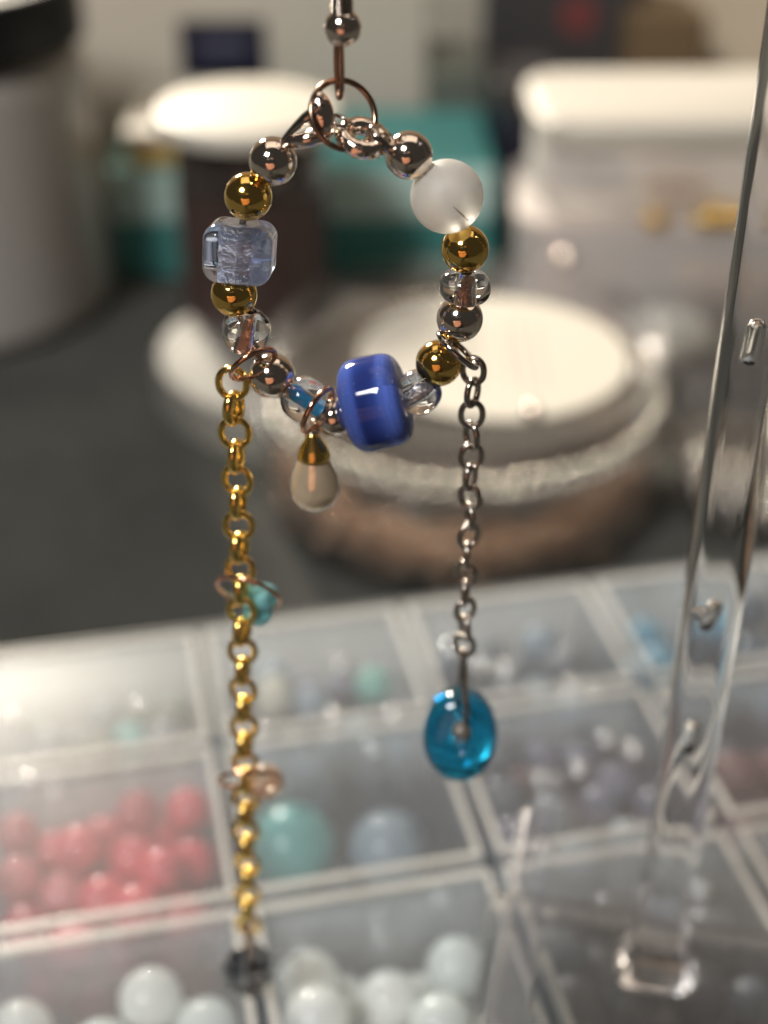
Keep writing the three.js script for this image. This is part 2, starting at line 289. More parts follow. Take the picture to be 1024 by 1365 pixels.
// ---------------------------------------------------------------- acrylic earring stand on the lids
{
  const foot = onY(872, 1294, 0.0307); const DP = -foot.z, lidY = LID + 0.0009;
  const st = thing('earring_stand', 'clear acrylic earring stand with a drilled upright post and a low walled tray', 'stand', V(foot.x, lidY, foot.z), -0.20);
  const plate = shift(rbox(0.062, 0.0022, 0.050, 0.0008), 0.0105, 0.0011, 0.0165);
  put('base_plate', plate, MAT.acrylic, st);
  put('back_wall', shift(rbox(0.0560, 0.0190, 0.0012, 0.0005), 0.0145, 0.0119, -0.0052), MAT.sheet, st);
  put('side_wall', shift(rbox(0.0042, 0.0205, 0.0420, 0.0016), -0.0155, 0.01265, 0.0172), MAT.hazy, st);
  // the post: a square bar with a flared foot, drilled for the hooks
  const s = 0.0058, H = 0.15, sh = [];
  const bar = rbox(s, H, s * 0.8, 0.0009, 4); shift(bar, 0, H / 2 + 0.0024, 0);
  const p = bar.attributes.position;
  let g = bar;
  const big = new THREE.BoxGeometry(s, H, s * 0.8, 24, 60, 20); shift(big, 0, H / 2 + 0.0024, 0);
  const q = big.attributes.position;
  for (let i = 0; i < q.count; i++) {                      // round the long edges and flare the foot
    let x = q.getX(i) / (s / 2), z = q.getZ(i) / (s * 0.4); const y = q.getY(i);
    const n = Math.pow(Math.pow(Math.abs(x), 5) + Math.pow(Math.abs(z), 5), 1 / 5), m = Math.max(Math.abs(x), Math.abs(z)); if (n > 1e-6) { x *= m / n; z *= m / n; }
    const f = 1 + 0.55 * Math.exp(-(y - 0.0024) / 0.0042) ;
    q.setXYZ(i, x * s / 2 * f, y, z * s * 0.4 * f);
  }
  big.computeVertexNormals();
  const ev = new Evaluator(); ev.attributes = ['position', 'normal', 'uv']; ev.useGroups = false;
  let post = new Brush(big); post.updateMatrixWorld();
  for (const py of [450, 812, 975]) {
    const at = P(py === 450 ? 1012 : py === 812 ? 958 : 933, py, DP).sub(st.position);
    const d = new THREE.CapsuleGeometry(0.00082, py === 812 ? 0.0022 : 0.0030, 8, 20); d.rotateX(0.1); d.rotateZ(py === 812 ? -0.22 : -0.06);
    const b = new Brush(d); b.position.set(-0.0001, at.y, 0.0003); b.updateMatrixWorld();
    if (py === 812) { const e = new THREE.CapsuleGeometry(0.0006, 0.0013, 6, 16); e.rotateZ(0.75); const c = new Brush(e); c.position.set(-0.0008, at.y - 0.0002, 0.0004); c.updateMatrixWorld(); post = ev.evaluate(post, c, SUBTRACTION); post.updateMatrixWorld(); }
    post = ev.evaluate(post, b, SUBTRACTION); post.updateMatrixWorld();
  }
  const pm = put('post', post.geometry, MAT.postAcrylic, st);
}

// ---------------------------------------------------------------- the earring
const root = P(457, 37);
const ear = thing('beaded_earring', 'beaded hoop earring with a gold chain, a silver chain and a pearl drop hanging free', 'earring', root);
const L = (v) => v.clone().sub(root);
const part = (name, geo, mat, at, q, label, parent = ear) => { const m = put(name, geo, mat, parent, at ? (parent === ear ? L(at) : at) : undefined, q); if (label) m.userData.label = label; return m; };
const local = (pts) => pts.map((p) => L(p));
{
  // ear wire: the hook (above the frame), its wound coil, ball and eye
  const u = M(1, 20), top = P(455, -120);
  const hook = part('ear_wire', taper(local([P(456, 20), P(455, -60), P(455, -160).add(V(0, 0, -0.001)), P(462, -250).add(V(0, 0, -0.006)), P(460, -230).add(V(0, 0, -0.012)), P(458, -100).add(V(0, 0, -0.016))]), [0.00035, 0.00035, 0.00035], 60, 10), MAT.steelWire);
  const helix = []; const c0 = L(P(456, 17)), c1 = L(P(454.5, -34));
  for (let i = 0; i <= 130; i++) { const a = i / 16 * Math.PI * 2, c = c0.clone().lerp(c1, i / 130); helix.push(c.add(V(Math.cos(a) * 12.5 * u, 0, Math.sin(a) * 12.5 * u))); }
  put('coil', new THREE.TubeGeometry(new THREE.CatmullRomCurve3(helix), 520, 3.4 * u, 8), MAT.steelWire, hook);
  put('ball', roundBead(M(25, 37), M(4, 37), 40, 24), MAT.silver, hook, L(P(457, 37)));
  put('eye', oval(M(30, 90), M(92, 90), M(3.6, 90)), MAT.bronze, hook, L(P(452, 88)), frame(V(0.35, 0, 0.94), V(0.94, 0, -0.35)));
}
function ringAt(name, mat, x, y, R, wire, normal, label, d = DE, parent = ear) { return part(name, outward(new THREE.TorusGeometry(R, wire, 14, 56)), mat, P(x, y, d), new THREE.Quaternion().setFromUnitVectors(V(0, 0, 1), normal.clone().normalize()), label, parent); }
function ringEnds(name, mat, ax, ay, bx, by, k, wire, side = 1, label, d = DE) {        // by the two ends of its long axis and how open it looks
  const a = P(ax, ay, d), b = P(bx, by, d), m = b.clone().sub(a), R = m.length() / 2 - wire; m.normalize();
  const view = VIEW.clone().addScaledVector(m, -VIEW.dot(m)).normalize(), s = view.clone().cross(m), n = view.multiplyScalar(k).addScaledVector(s, side * Math.sqrt(1 - k * k));
  return part(name, outward(new THREE.TorusGeometry(R, wire, 14, 64)), mat, a.lerp(b, 0.5), new THREE.Quaternion().setFromUnitVectors(V(0, 0, 1), n), label);
}
ringAt('jump_ring', MAT.bronze, 458, 153, M(46, 153), M(4.3, 153), V(0.42, 0.52, 0.78), 'copper brown jump ring at the top of the hoop');
{ // lobster clasp
  const c = part('lobster_clasp', lumpy(shift(new THREE.SphereGeometry(1, 40, 28).scale(M(18, 155), M(34, 155), M(17, 155)), 0, 0, 0), 0.02, 2, 3), MAT.silver, P(429, 156, DE - 0.0002), quatY(V(-0.12, 1, -0.15)));
  const inv = c.quaternion.clone().invert(), at = (x, y, z = 0) => P(x, y).add(V(0, 0, z)).sub(P(429, 156, DE - 0.0002)).applyQuaternion(inv), u = M(1, 165);
  put('lever', taper([at(428, 138, 0.0006), at(408, 155, 0.0006), at(390, 172, 0.0004), at(374, 191, 0.0002)], [7 * u, 8 * u, 5 * u, 3 * u], 30), MAT.gunmetal, c);
  put('claw', taper([at(424, 176, 0.0008), at(408, 181, 0.0010), at(392, 186, 0.0006), at(379, 193, 0.0002)], [12 * u, 10.5 * u, 9 * u, 5 * u], 34), MAT.silver, c);
  put('tail_loop', outward(new THREE.TorusGeometry(6 * u, 2.6 * u, 10, 28)), MAT.gunmetal, c, at(374, 194), frame(V(0.4, 0, 0.9), V(0.9, 0.2, -0.4)));
  ringAt('small_link', MAT.gunmetal, 452, 161, M(10, 161), M(3, 161), V(0.3, 0.9, 0.3));
}
{ // the thick closed ring the clasp hooks to
  const u = M(1, 185);
  const r = part('tag_ring', lumpy(outward(new THREE.TorusGeometry(25 * u, 12.5 * u, 18, 60)), 0.03, 9, 1), MAT.silver, P(484, 184), new THREE.Quaternion().setFromUnitVectors(V(0, 0, 1), V(0.18, 0.9, 0.32).normalize()), 'thick scuffed silver ring beside the clasp');
  put('link', lumpy(outward(new THREE.TorusGeometry(17 * u, 7 * u, 14, 48)), 0.03, 9, 2), MAT.gunmetal, r, P(510, 184).sub(P(484, 184)).applyQuaternion(r.quaternion.clone().invert()), new THREE.Quaternion().setFromUnitVectors(V(0, 0, 1), V(0.5, 0.1, 0.8).normalize()));
}
// the string of beads, clockwise from the thick ring round to the clasp: kind, pixel centre, radius, half length
const STRING = [
  ['silver', 545, 207, 32], ['frosted', 596, 262, 49], ['gold', 620, 332, 32], ['clearCopper', 620, 382, 35, 22], ['silver', 613, 425, 31], ['gold', 585, 484, 31], ['clearSilver', 558, 523, 30, 27],
  ['pony', 501, 537, 64, 42], ['silver', 446, 556, 26], ['clearBlue', 405, 533, 31, 27], ['silver', 363, 501, 31], ['clearCopper', 328, 441, 32, 29], ['gold', 312, 392, 31], ['cube', 320, 335, 47], ['gold', 331, 262, 32], ['silver', 364, 215, 32],
];
const pts3 = STRING.map(([k, x, y]) => P(x, y));
{
  const path = [P(512, 190), ...pts3, P(378, 192)].map(L);
  part('stringing_wire', new THREE.TubeGeometry(new THREE.CatmullRomCurve3(path), 260, 0.00028, 8), MAT.steelWire);
  const AX = { 7: V(1, 0.30, 0.05), 3: V(0.08, 1, 0), 11: V(0.20, 1, 0), 13: V(0.06, 1, 0), 12: V(0.1, 1, 0) };
  const LAB = { 1: 'large frosted white bead on the upper right of the hoop', 7: 'large blue streaked barrel bead at the bottom of the hoop', 13: 'pale blue glass cube bead with a silvery core', 9: 'clear bead with a blue core' };
  STRING.forEach(([kind, x, y, r, hl], i) => {
    const at = pts3[i], R = M(r, y), dir = AX[i] ?? (pts3[i + 1] ?? P(378, 192)).clone().sub(pts3[i - 1] ?? P(512, 190)), q = quatY(dir.clone().normalize(), rr(0, 6));
    if (kind === 'silver') part('silver_bead', roundBead(R, R * 0.2), MAT.silver, at, q);
    else if (kind === 'gold') part('gold_bead', roundBead(R, R * 0.2), MAT.gold, at, q);
    else if (kind === 'frosted') {
      const b = part('frosted_bead', roundBead(R, R * 0.16, 56, 36), MAT.frosted, at, q, LAB[i]), inv = b.quaternion.clone().invert();
      put('crack', taper([V(0.0004, 0.0002, 0.0029), V(0.0010, -0.0004, 0.0028), V(0.0018, -0.0014, 0.0022)].map((p) => p.addScaledVector(VIEW, 0.0001).setLength(R * 1.004).applyQuaternion(inv)), [0.00002, 0.00006, 0.00003], 20, 6), MAT.bronze, b);
    }
    else if (kind === 'pony') part('blue_bead', lumpy(fatBead(R, M(hl, y), R * 0.24, 0.52, 96, 60), 0.012, 1.6, 4), MAT.pony, at, q, LAB[i]);
    else if (kind === 'cube') {
      const b = part('cube_bead', lumpy(mergeVertices(rbox(R * 1.94, R * 1.66, R * 1.8, R * 0.42, 8)), 0.018, 2.4, 2), MAT.iceBlue, at, frame(V(0.99, -0.07, 0.08), V(-0.08, 0.16, 1)), LAB[i]);
      put('lining', toCreasedNormals(lumpy(new THREE.CylinderGeometry(R * 0.58, R * 0.53, R * 1.58, 8, 14), 0.05, 6, 5), 0.5), MAT.lining, b);
    } else {
      const b = part('clear_bead', lumpy(fatBead(R, M(hl, y), R * 0.30, 0.92), 0.02, 2, i), MAT.glass, at, q, LAB[i]);
      put('lining', lumpy(lathe([[R * 0.28, -M(hl, y) * 0.9], [R * 0.28, 0], [R * 0.28, M(hl, y) * 0.9], [R * 0.22, M(hl, y) * 0.9], [R * 0.22, -M(hl, y) * 0.9], [R * 0.28, -M(hl, y) * 0.9]], 28), 0.015, 7, i), kind === 'clearBlue' ? MAT.blueLining : kind === 'clearCopper' ? MAT.copperLining : MAT.lining, b);
    }
  });
}
// rings that carry the chains and the drop
ringEnds('jump_ring', MAT.rose, 312, 507, 364, 464, 0.3, M(4.2, 490), -1, 'rose gold jump ring carrying the gold chain', DE - 0.001);
ringEnds('jump_ring', MAT.gunmetal, 583, 444, 637, 489, 0.3, M(4.2, 460), 1, 'steel jump ring carrying the silver chain', DE - 0.001);
ringEnds('jump_ring', MAT.rose, 412, 577, 436, 516, 0.28, M(4, 550), -1, 'rose gold jump ring carrying the pearl drop', DE - 0.001);
{ // pearl drop
  const at = P(418, 595), d = part('pearl_drop', lathe([[0.0001, 0.0004], [0.0006, 0.0002], [0.0010, -0.0003], [0.00145, -0.0014], [0.0020, -0.0027], [0.00226, -0.0039], [0.00222, -0.0049], [0.0018, -0.0057], [0.0012, -0.00623], [0.0005, -0.0065], [0, -0.00652]].reverse().concat([[0, 0.0004]]), 48), MAT.pearl, at, undefined, 'cream teardrop pearl with a gold cap');
  put('cap', lathe([[0.00148, -0.0011], [0.00152, -0.0008], [0.0012, 0.0001], [0.00062, 0.0010], [0.0005, 0.0014], [0.0003, 0.0014], [0.0004, 0.0009], [0.0010, 0.0000], [0.0013, -0.0009], [0.00148, -0.0011]], 40), MAT.goldWire, d);
  put('loop', outward(new THREE.TorusGeometry(0.00078, 0.0002, 12, 36)), MAT.gunmetal, d, V(-0.0002, 0.00212, 0), frame(V(1, 0, 0.2), V(-0.2, 0.2, 1)));
}
function chain(name, path, n, geo, mats, facing, wobble, first) {
  const g = new THREE.Group(); g.name = name; ear.add(g);
  const c = new THREE.CatmullRomCurve3(path.map(([x, y]) => L(P(x, y)))), out = [];
  for (let i = 0; i < n; i++) {
    const t = i / (n - 1), at = c.getPointAt(t), tan = c.getTangentAt(t), turn = facing + (i % 2 ? Math.PI / 2 : 0) + wobble(i);
    const xa = V(Math.cos(turn), 0, Math.sin(turn));
    const z = xa.clone().cross(tan), q = frame(xa.addScaledVector(tan, -xa.dot(tan)), z);
    out.push(put('link', i % 2 && geo[1] ? geo[1] : geo[0], mats[i % mats.length], g, at, q));
  }
  return g;
}
{ // gold rolo chain: 25 links from the rose gold ring to the end bead
  const s = 1 / 15.5e3, face = oval(48 * s, 54 * s, 4.9 * s), edge = oval(43 * s, 53 * s, 7.6 * s, 56, 12);
  const g = chain('gold_chain', [[310, 511], [313, 570], [316, 628], [318, 685], [320, 740], [322, 796], [323, 850], [324, 900], [325, 950], [326, 998], [328, 1048], [328, 1100], [330, 1148], [330, 1192], [331, 1232]], 29, [face, edge], [MAT.goldWire], 0.12, (i) => 0.14 * Math.sin(i * 1.9) + (i % 2 ? 0.25 : 0));
  g.userData.label = 'long gold rolo chain with three charms';
}
{ // steel cable chain: to the teal bead
  const s = 1 / 15.2e3, link = oval(37 * s, 45 * s, 4.3 * s);
  const g = chain('silver_chain', [[631, 494], [629, 555], [628, 606], [626, 689], [623, 738], [621, 785], [619, 860]], 15, [link], [MAT.steelWire], 0.05, (i) => 0.55 * Math.sin(i * 1.35 + 0.5));
  g.userData.label = 'short dark silver cable chain';
}
{ // teal bead on a wire loop
  const at = P(613, 978), rx = M(50, 978), ry = M(62, 978) * 1.02, rz = M(40, 978);
  const b = fatBead(1, 0.80, 0.19, 0.68, 72, 44); b.rotateX(Math.PI / 2); b.scale(rx, ry, rz);
  const d = part('teal_bead', outward(b), MAT.teal, at, frame(V(1, 0, 0.08), V(-0.08, 0.42, 1)), 'teal glass bead at the end of the silver chain');
  put('wire_loop', taper([P(618, 868), P(619, 905).add(V(0, 0, 0.0012)), P(620, 938).addScaledVector(VIEW, 0.0024), P(619, 958).addScaledVector(VIEW, 0.0027), P(615, 966).addScaledVector(VIEW, 0.0016), P(613, 968).addScaledVector(VIEW, -0.0026)].map((p) => p.sub(at).applyQuaternion(d.quaternion.clone().invert())), [0.0003, 0.0003, 0.0003], 50, 10), MAT.steelWire, d);
  put('wire_end', taper([P(616, 872).add(V(0, 0, -0.0004)), P(615, 905).add(V(0, 0, -0.0022)), P(613, 945).add(V(0, 0, -0.0034)), P(613, 966).add(V(0, 0, -0.0028))].map((p) => p.sub(at).applyQuaternion(d.quaternion.clone().invert())), [0.0003, 0.0003], 40, 10), MAT.steelWire, d);
  put('wire_knot', lumpy(new THREE.SphereGeometry(M(13, 968), 20, 14), 0.06, 2, 3), std(lin(0.30, 0.28, 0.25), 0.4, { metalness: 0.6 }), d, P(614, 969).addScaledVector(VIEW, 0.0023).sub(at).applyQuaternion(d.quaternion.clone().invert()));
}
{ // the smoky bead that ends the gold chain
  const at = P(331, 1292), R = M(34, 1292), pts = [[0.22, 0.98], [0.70, 0.78], [1, 0.30], [1, -0.30], [0.70, -0.78], [0.22, -0.98], [0.12, -0.8], [0.12, 0.8], [0.22, 0.98]].map(([r, y]) => [r * R, y * R]);
  const d = part('smoky_bead', outward(new THREE.LatheGeometry(pts.map(([a, b]) => new THREE.Vector2(a, b)), 10)), MAT.smoke, at, frame(V(1, 0.05, 0.1), V(-0.1, 0.2, 1)), 'smoky grey faceted bead at the end of the gold chain');
  put('head_pin', taper([P(332, 1210), P(332, 1250).add(V(0, 0, 0.0006)), P(333, 1292), P(334, 1326)].map((p) => p.sub(at).applyQuaternion(d.quaternion.clone().invert())), [0.00035, 0.00035, 0.00045], 30, 10), MAT.bronze, d);
}
// two charms on rings along the gold chain
{
  const a = ringEnds('charm', MAT.rose, 289, 772, 373, 808, 0.45, M(3, 790), -1, 'copper ring charm with aqua beads');
  const inv = a.quaternion.clone().invert(), w = a.position, at = (x, y, z) => L(P(x, y)).add(V(0, 0, z)).sub(w).applyQuaternion(inv);
  put('aqua_bead', fatBead(M(19, 800), M(15, 800), M(5, 800), 0.7, 36, 22), MAT.aqua, a, at(352, 806, -0.0012), quatY(V(1, 0.4, 0.2)));
  put('aqua_bead', fatBead(M(19, 815), M(14, 815), M(5, 815), 0.7, 36, 22), MAT.aqua, a, at(343, 826, -0.0012), quatY(V(0.7, 0.7, 0.2)));
  put('aqua_bead', fatBead(M(15, 800), M(13, 800), M(5, 800), 0.7, 36, 22), MAT.aqua, a, at(324, 808, -0.0018), quatY(V(0.9, 0.3, 0.2)));
  const b = ringEnds('charm', MAT.rose, 288, 1042, 373, 1036, 0.42, M(3, 1040), -1, 'copper ring charm with a blush bead');
  const inv2 = b.quaternion.clone().invert(), w2 = b.position, at2 = (x, y, z) => L(P(x, y)).add(V(0, 0, z)).sub(w2).applyQuaternion(inv2);
  put('blush_bead', fatBead(M(24, 1050), M(24, 1050), M(5, 1050), 0.7, 36, 22), MAT.blush, b, at2(350, 1052, -0.0012), quatY(V(0.6, 0.8, 0.2)));
}

// ---------------------------------------------------------------- stacked round cases behind
function roundCase(t, name, R, y0, y1, wall, mat, parent = t) {        // an open cup of clear plastic
  return put(name, lathe([[0.0001, y0], [R - 0.001, y0], [R, y0 + 0.001], [R, y1], [R - wall, y1], [R - wall, y0 + wall], [0.0001, y0 + wall]], 96), mat, parent);
}
const caseC = V(onY(626, 700, 0.012).x, 0, -0.2685);
{
  const a = thing('round_case', 'lower wide round clear case with a copper chain coiled inside', 'case', caseC);
  roundCase(a, 'cup', 0.0435, 0, 0.0200, 0.0012, MAT.casePane);
  put('case_lid', lathe([[0.0001, 0.0205], [0.0438, 0.0205], [0.0445, 0.0210], [0.0445, 0.0225], [0.0438, 0.0230], [0.0001, 0.0230]], 96), MAT.casePane, a);
  const b = thing('round_case', 'upper round clear case ringed by a silver bead string, with a white disc on top', 'case', caseC.clone().add(V(0.0010, 0.0231, -0.002)));
  roundCase(b, 'cup', 0.0390, 0, 0.0075, 0.0012, MAT.casePane);
  put('case_lid', lathe([[0.0001, 0.0079], [0.0402, 0.0079], [0.0412, 0.0087], [0.0416, 0.0150], [0.0404, 0.0153], [0.0398, 0.0098], [0.0385, 0.0092], [0.0001, 0.0091]], 96), MAT.casePane, b);
  const disc = thing('paper_disc', 'white round paper label lying in the lid of the upper round case', 'label', caseC.clone().add(V(0.0062, 0.0326, -0.002)));
  const paper = canvasTex(1024, 1024, (c, w, h) => {
    c.fillStyle = 'rgb(206,202,190)'; c.fillRect(0, 0, w, h);
    c.fillStyle = 'rgba(120,116,108,0.55)'; [[250, 330, 520], [210, 400, 600], [300, 452, 430], [260, 560, 500], [330, 610, 360]].forEach(([x, y, l]) => { for (let i = 0; i < l; i += 34) c.fillRect(x + i, y, 22, 14); });
  });
  const dg = new THREE.CylinderGeometry(0.0288, 0.0288, 0.0006, 80); put('disc', dg, std(lin(1, 1, 1), 0.75, { map: paper }), disc);
  // string of small silver beads, wound along the wall of the upper case
  const st = thing('bead_string', 'string of tiny silver beads wound round the foot of the upper round case', 'beads', caseC.clone().add(V(0.0004, 0.0232, 0)));
  const tiny = roundBead(0.00145, 0.0003, 16, 10), ts = std(lin(0.86, 0.82, 0.72), 0.14, { metalness: 0.9 });
  for (let row = 0; row < 2; row++) for (let i = 0; i < 78; i++) { const a2 = i / 78 * Math.PI * 2 + row * 0.03, r = 0.0421 - row * 0.0006 + rr(-0.0003, 0.0003); put('bead', tiny, ts, st, V(Math.sin(a2) * r, 0.0013 + row * 0.0027 + rr(0, 0.0003), Math.cos(a2) * r), quatY(V(Math.cos(a2), rr(-0.2, 0.2), -Math.sin(a2)))); }
  // copper chain heap
  const ring = new THREE.TorusGeometry(0.0016, 0.0004, 8, 16), copper = std(lin(0.92, 0.70, 0.52), 0.18, { metalness: 0.8 });
  const im = new THREE.InstancedMesh(ring, copper, 1500); im.name = 'copper_chain'; im.castShadow = im.receiveShadow = true; im.position.copy(caseC);
  const m4 = new THREE.Matrix4();
  for (let i = 0; i < 1500; i++) { const a2 = rr(0, 6.283), r = 0.0410 * Math.sqrt(rr(0.55, 1)); m4.makeRotationFromEuler(new THREE.Euler(rr(0, 6), rr(0, 6), rr(0, 6))); m4.setPosition(Math.sin(a2) * r, rr(0.003, 0.0115), Math.cos(a2) * r); im.setMatrixAt(i, m4); }
  scene.add(im); tag(im, 'fine copper chain heaped inside the lower round case', 'chain', null, 'stuff');
}
{ // two polished beads left on the rim of the upper case
  const R1 = 0.0406, y1 = caseC.y + 0.0231 + 0.0153;
  [[0.62, 0.0021, 'polished silver bead resting on the back rim of the upper round case'], [2.9, 0.0017, 'small polished silver bead on the front rim of the upper round case']].forEach(([a, r0, l]) => {
    const m = put('loose_bead', roundBead(r0, r0 * 0.2, 28, 18), MAT.silver, scene, V(caseC.x + 0.001 + Math.sin(a) * R1, y1 + r0 - 0.0001, caseC.z - 0.002 - Math.cos(a) * R1), quatY(V(0.4, 1, 0.2))); tag(m, l, 'bead');
  });
}
[[872, 0.0021, 0], [884, 0.0017, 0], [938, 0.0021, 0], [951, 0.0023, 0], [962, 0.0018, 1], [972, 0.0022, 0], [986, 0.0019, 0], [998, 0.0021, 1], [1010, 0.0018, 0]].forEach(([px, r0, up], k) => {
  const m = put('gold_ball', roundBead(r0, r0 * 0.2, 28, 18), MAT.gold, scene, V(P(px, 280, 0.3445).x, 0.0317 + r0 + up * 0.0022, -0.3458 + r0 * 0.3 - up * 0.001), quatY(V(1, 0.3, 0.2)));
  tag(m, k < 2 ? `${k ? 'smaller' : 'larger'} of two polished gold beads lying apart on the lower box lid` : 'polished gold bead in the loose cluster on the ledge of the lower box lid', 'bead', k < 2 ? undefined : 'gold beads clustered on the lower box lid');
});
{ // flat clear lid lying behind on the left, and small dishes on the right
  const p = P(405, 470, 0.312), l = thing('clear_lid', 'flat clear round lid lying behind the round cases on the left', 'lid', V(p.x, 0, -0.316));
  put('rim', lathe([[0.0001, 0.0100], [0.0350, 0.0100], [0.0355, 0.0094], [0.0355, 0.0005], [0.0370, 0.0005], [0.0370, 0.0112], [0.0350, 0.0118], [0.0001, 0.0112]], 80), std(lin(0.88, 0.88, 0.86), 0.35, { transmission: 0.92, thickness: 0 }), l);
  [[965, 470, 0.300, 0.018, 0.016, 'grey'], [1010, 600, 0.262, 0.017, 0.014, 'silver'], [890, 395, 0.335, 0.016, 0.014, 'white']].forEach(([x, y, d, R, h, k], i) => {
    const c = P(x, y, d), t = thing('round_dish', ['small clear round dish of grey findings right of the round cases', 'small clear round dish of silver findings behind the acrylic post', 'small clear round dish of pale findings by the white box stack'][i], 'dish', V(c.x, 0, -d));
    roundCase(t, 'cup', R, 0, h, 0.0010, MAT.casePane);
    const mat = [B.hematite, std(lin(0.7, 0.68, 0.64), 0.18, { metalness: 1 }), B.white][i], g = new THREE.InstancedMesh(roundBead(0.0016, 0.0004, 14, 8), mat, 160); g.name = 'findings'; g.userData.kind = 'stuff';
    const m4 = new THREE.Matrix4(); for (let j = 0; j < 160; j++) { const a = rr(0, 6.283), r = (R - 0.0035) * Math.sqrt(rnd()); m4.makeTranslation(Math.sin(a) * r, rr(0.003, h * 0.6), Math.cos(a) * r); g.setMatrixAt(j, m4); } t.add(g);
    put('case_lid', lathe([[0.0001, h + 0.0004], [R + 0.0006, h + 0.0004], [R + 0.0010, h + 0.001], [R + 0.0010, h + 0.0022], [R + 0.0004, h + 0.0026], [0.0001, h + 0.0026]], 64), MAT.casePane, t);
  });
}

// ---------------------------------------------------------------- jars
{
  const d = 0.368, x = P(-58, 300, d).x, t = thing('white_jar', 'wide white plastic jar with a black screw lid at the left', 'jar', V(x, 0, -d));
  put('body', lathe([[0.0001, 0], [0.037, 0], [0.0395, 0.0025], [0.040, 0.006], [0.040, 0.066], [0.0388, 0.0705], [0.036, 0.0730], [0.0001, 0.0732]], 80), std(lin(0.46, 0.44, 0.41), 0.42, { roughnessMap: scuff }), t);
  put('screw_lid', lathe([[0.0001, 0.0735], [0.0400, 0.0735], [0.0408, 0.0743], [0.0408, 0.0880], [0.0395, 0.0895], [0.0001, 0.0895]], 80), std(lin(0.006, 0.006, 0.007), 0.45, { specularIntensity: 0.5 }), t);
  put('lid_label', shift(new THREE.CylinderGeometry(0.0335, 0.0335, 0.0004, 64), 0, 0.0899, 0), std(lin(0.20, 0.195, 0.19), 0.5), t);
}
{
  const d = 0.345, x = P(338, 300, d).x, t = thing('dark_jar', 'slim dark brown jar with a cream white lid left of the hoop', 'jar', V(x, 0, -d));
  put('body', lathe([[0.0001, 0], [0.0175, 0], [0.0190, 0.0015], [0.0190, 0.0515], [0.0182, 0.0558], [0.0165, 0.0578], [0.0165, 0.0585], [0.0001, 0.0585]], 72), std(lin(0.030, 0.021, 0.018), 0.12, { clearcoat: 1 }), t);
  put('label_strip', lathe([[0.0191, 0.006], [0.0193, 0.006], [0.0193, 0.044], [0.0191, 0.044], [0.0191, 0.006]], 72), std(lin(0.055, 0.032, 0.028), 0.5), t);
  put('lid', lathe([[0.0001, 0.0588], [0.0218, 0.0588], [0.0226, 0.0594], [0.0226, 0.0622], [0.0215, 0.0636], [0.0001, 0.0640]], 72), std(lin(0.68, 0.65, 0.57), 0.38), t);
}
// ---------------------------------------------------------------- cartons and boxes at the back
function carton(name, label, x0, x1, yTop, d, depth, turn, mat, cat = 'box') {
  const a = P(x0, 300, d), b = P(x1, 300, d), w = b.x - a.x, h = P(512, yTop, d).y;
  const t = thing(name, label, cat, V((a.x + b.x) / 2, 0, -d - depth / 2), turn);
  put('carton', shift(rbox(w, h, depth, 0.0012, 3), 0, h / 2, 0), mat, t);
  return { t, w, h, z: depth / 2 };
}
{
  const { t, w, h, z } = carton('teal_carton', 'teal carton with a paler mint upper band behind the dark jar', 148, 655, 224, 0.386, 0.055, 0.03, std(lin(0.075, 0.30, 0.285), 0.5), 'carton');
  put('mint_band', shift(rbox(w - 0.001, h * 0.44, 0.0006, 0.0002, 1), 0, h * 0.765, z + 0.0003), std(lin(0.52, 0.74, 0.70), 0.5), t);
  const g = thing('gold_tin', 'shallow white box with a gold band lying on the teal carton', 'tin', V(t.position.x - w * 0.26, h + 0.0003, t.position.z + 0.004), 0.03);
  put('band', shift(rbox(w * 0.36, 0.0064, 0.046, 0.0008), 0, 0.0032, 0), std(lin(0.75, 0.52, 0.16), 0.4), g);
  put('lid', shift(rbox(w * 0.38, 0.0034, 0.047, 0.0008), 0, 0.0083, 0), std(lin(0.74, 0.71, 0.64), 0.5), g);
}
{
  const { t, w, h, z } = carton('white_carton', 'tall off-white carton with a dark navy label', -70, 565, -60, 0.452, 0.06, 0.0, std(lin(0.60, 0.55, 0.47), 0.6), 'carton');
  const navy = canvasTex(512, 384, (c, W, H) => { c.fillStyle = 'rgb(14,18,46)'; c.fillRect(0, 0, W, H); c.fillStyle = 'rgb(96,98,120)'; for (let i = 0; i < 6; i++) c.fillRect(120 + i * 46, 128, 34, 74); c.fillStyle = 'rgb(52,55,84)'; for (let i = 0; i < 9; i++) c.fillRect(110 + i * 33, 250, 24, 18); });
  const a = P(240, 66, 0.452), b = P(355, 66, 0.452), hh = P(300, 28, 0.452).y - P(300, 106, 0.452).y;
  put('label', shift(new THREE.BoxGeometry(b.x - a.x, hh, 0.0005), (a.x + b.x) / 2 - t.position.x, P(300, 66, 0.452).y, z + 0.0003), std(lin(1, 1, 1), 0.5, { map: navy }), t);
}
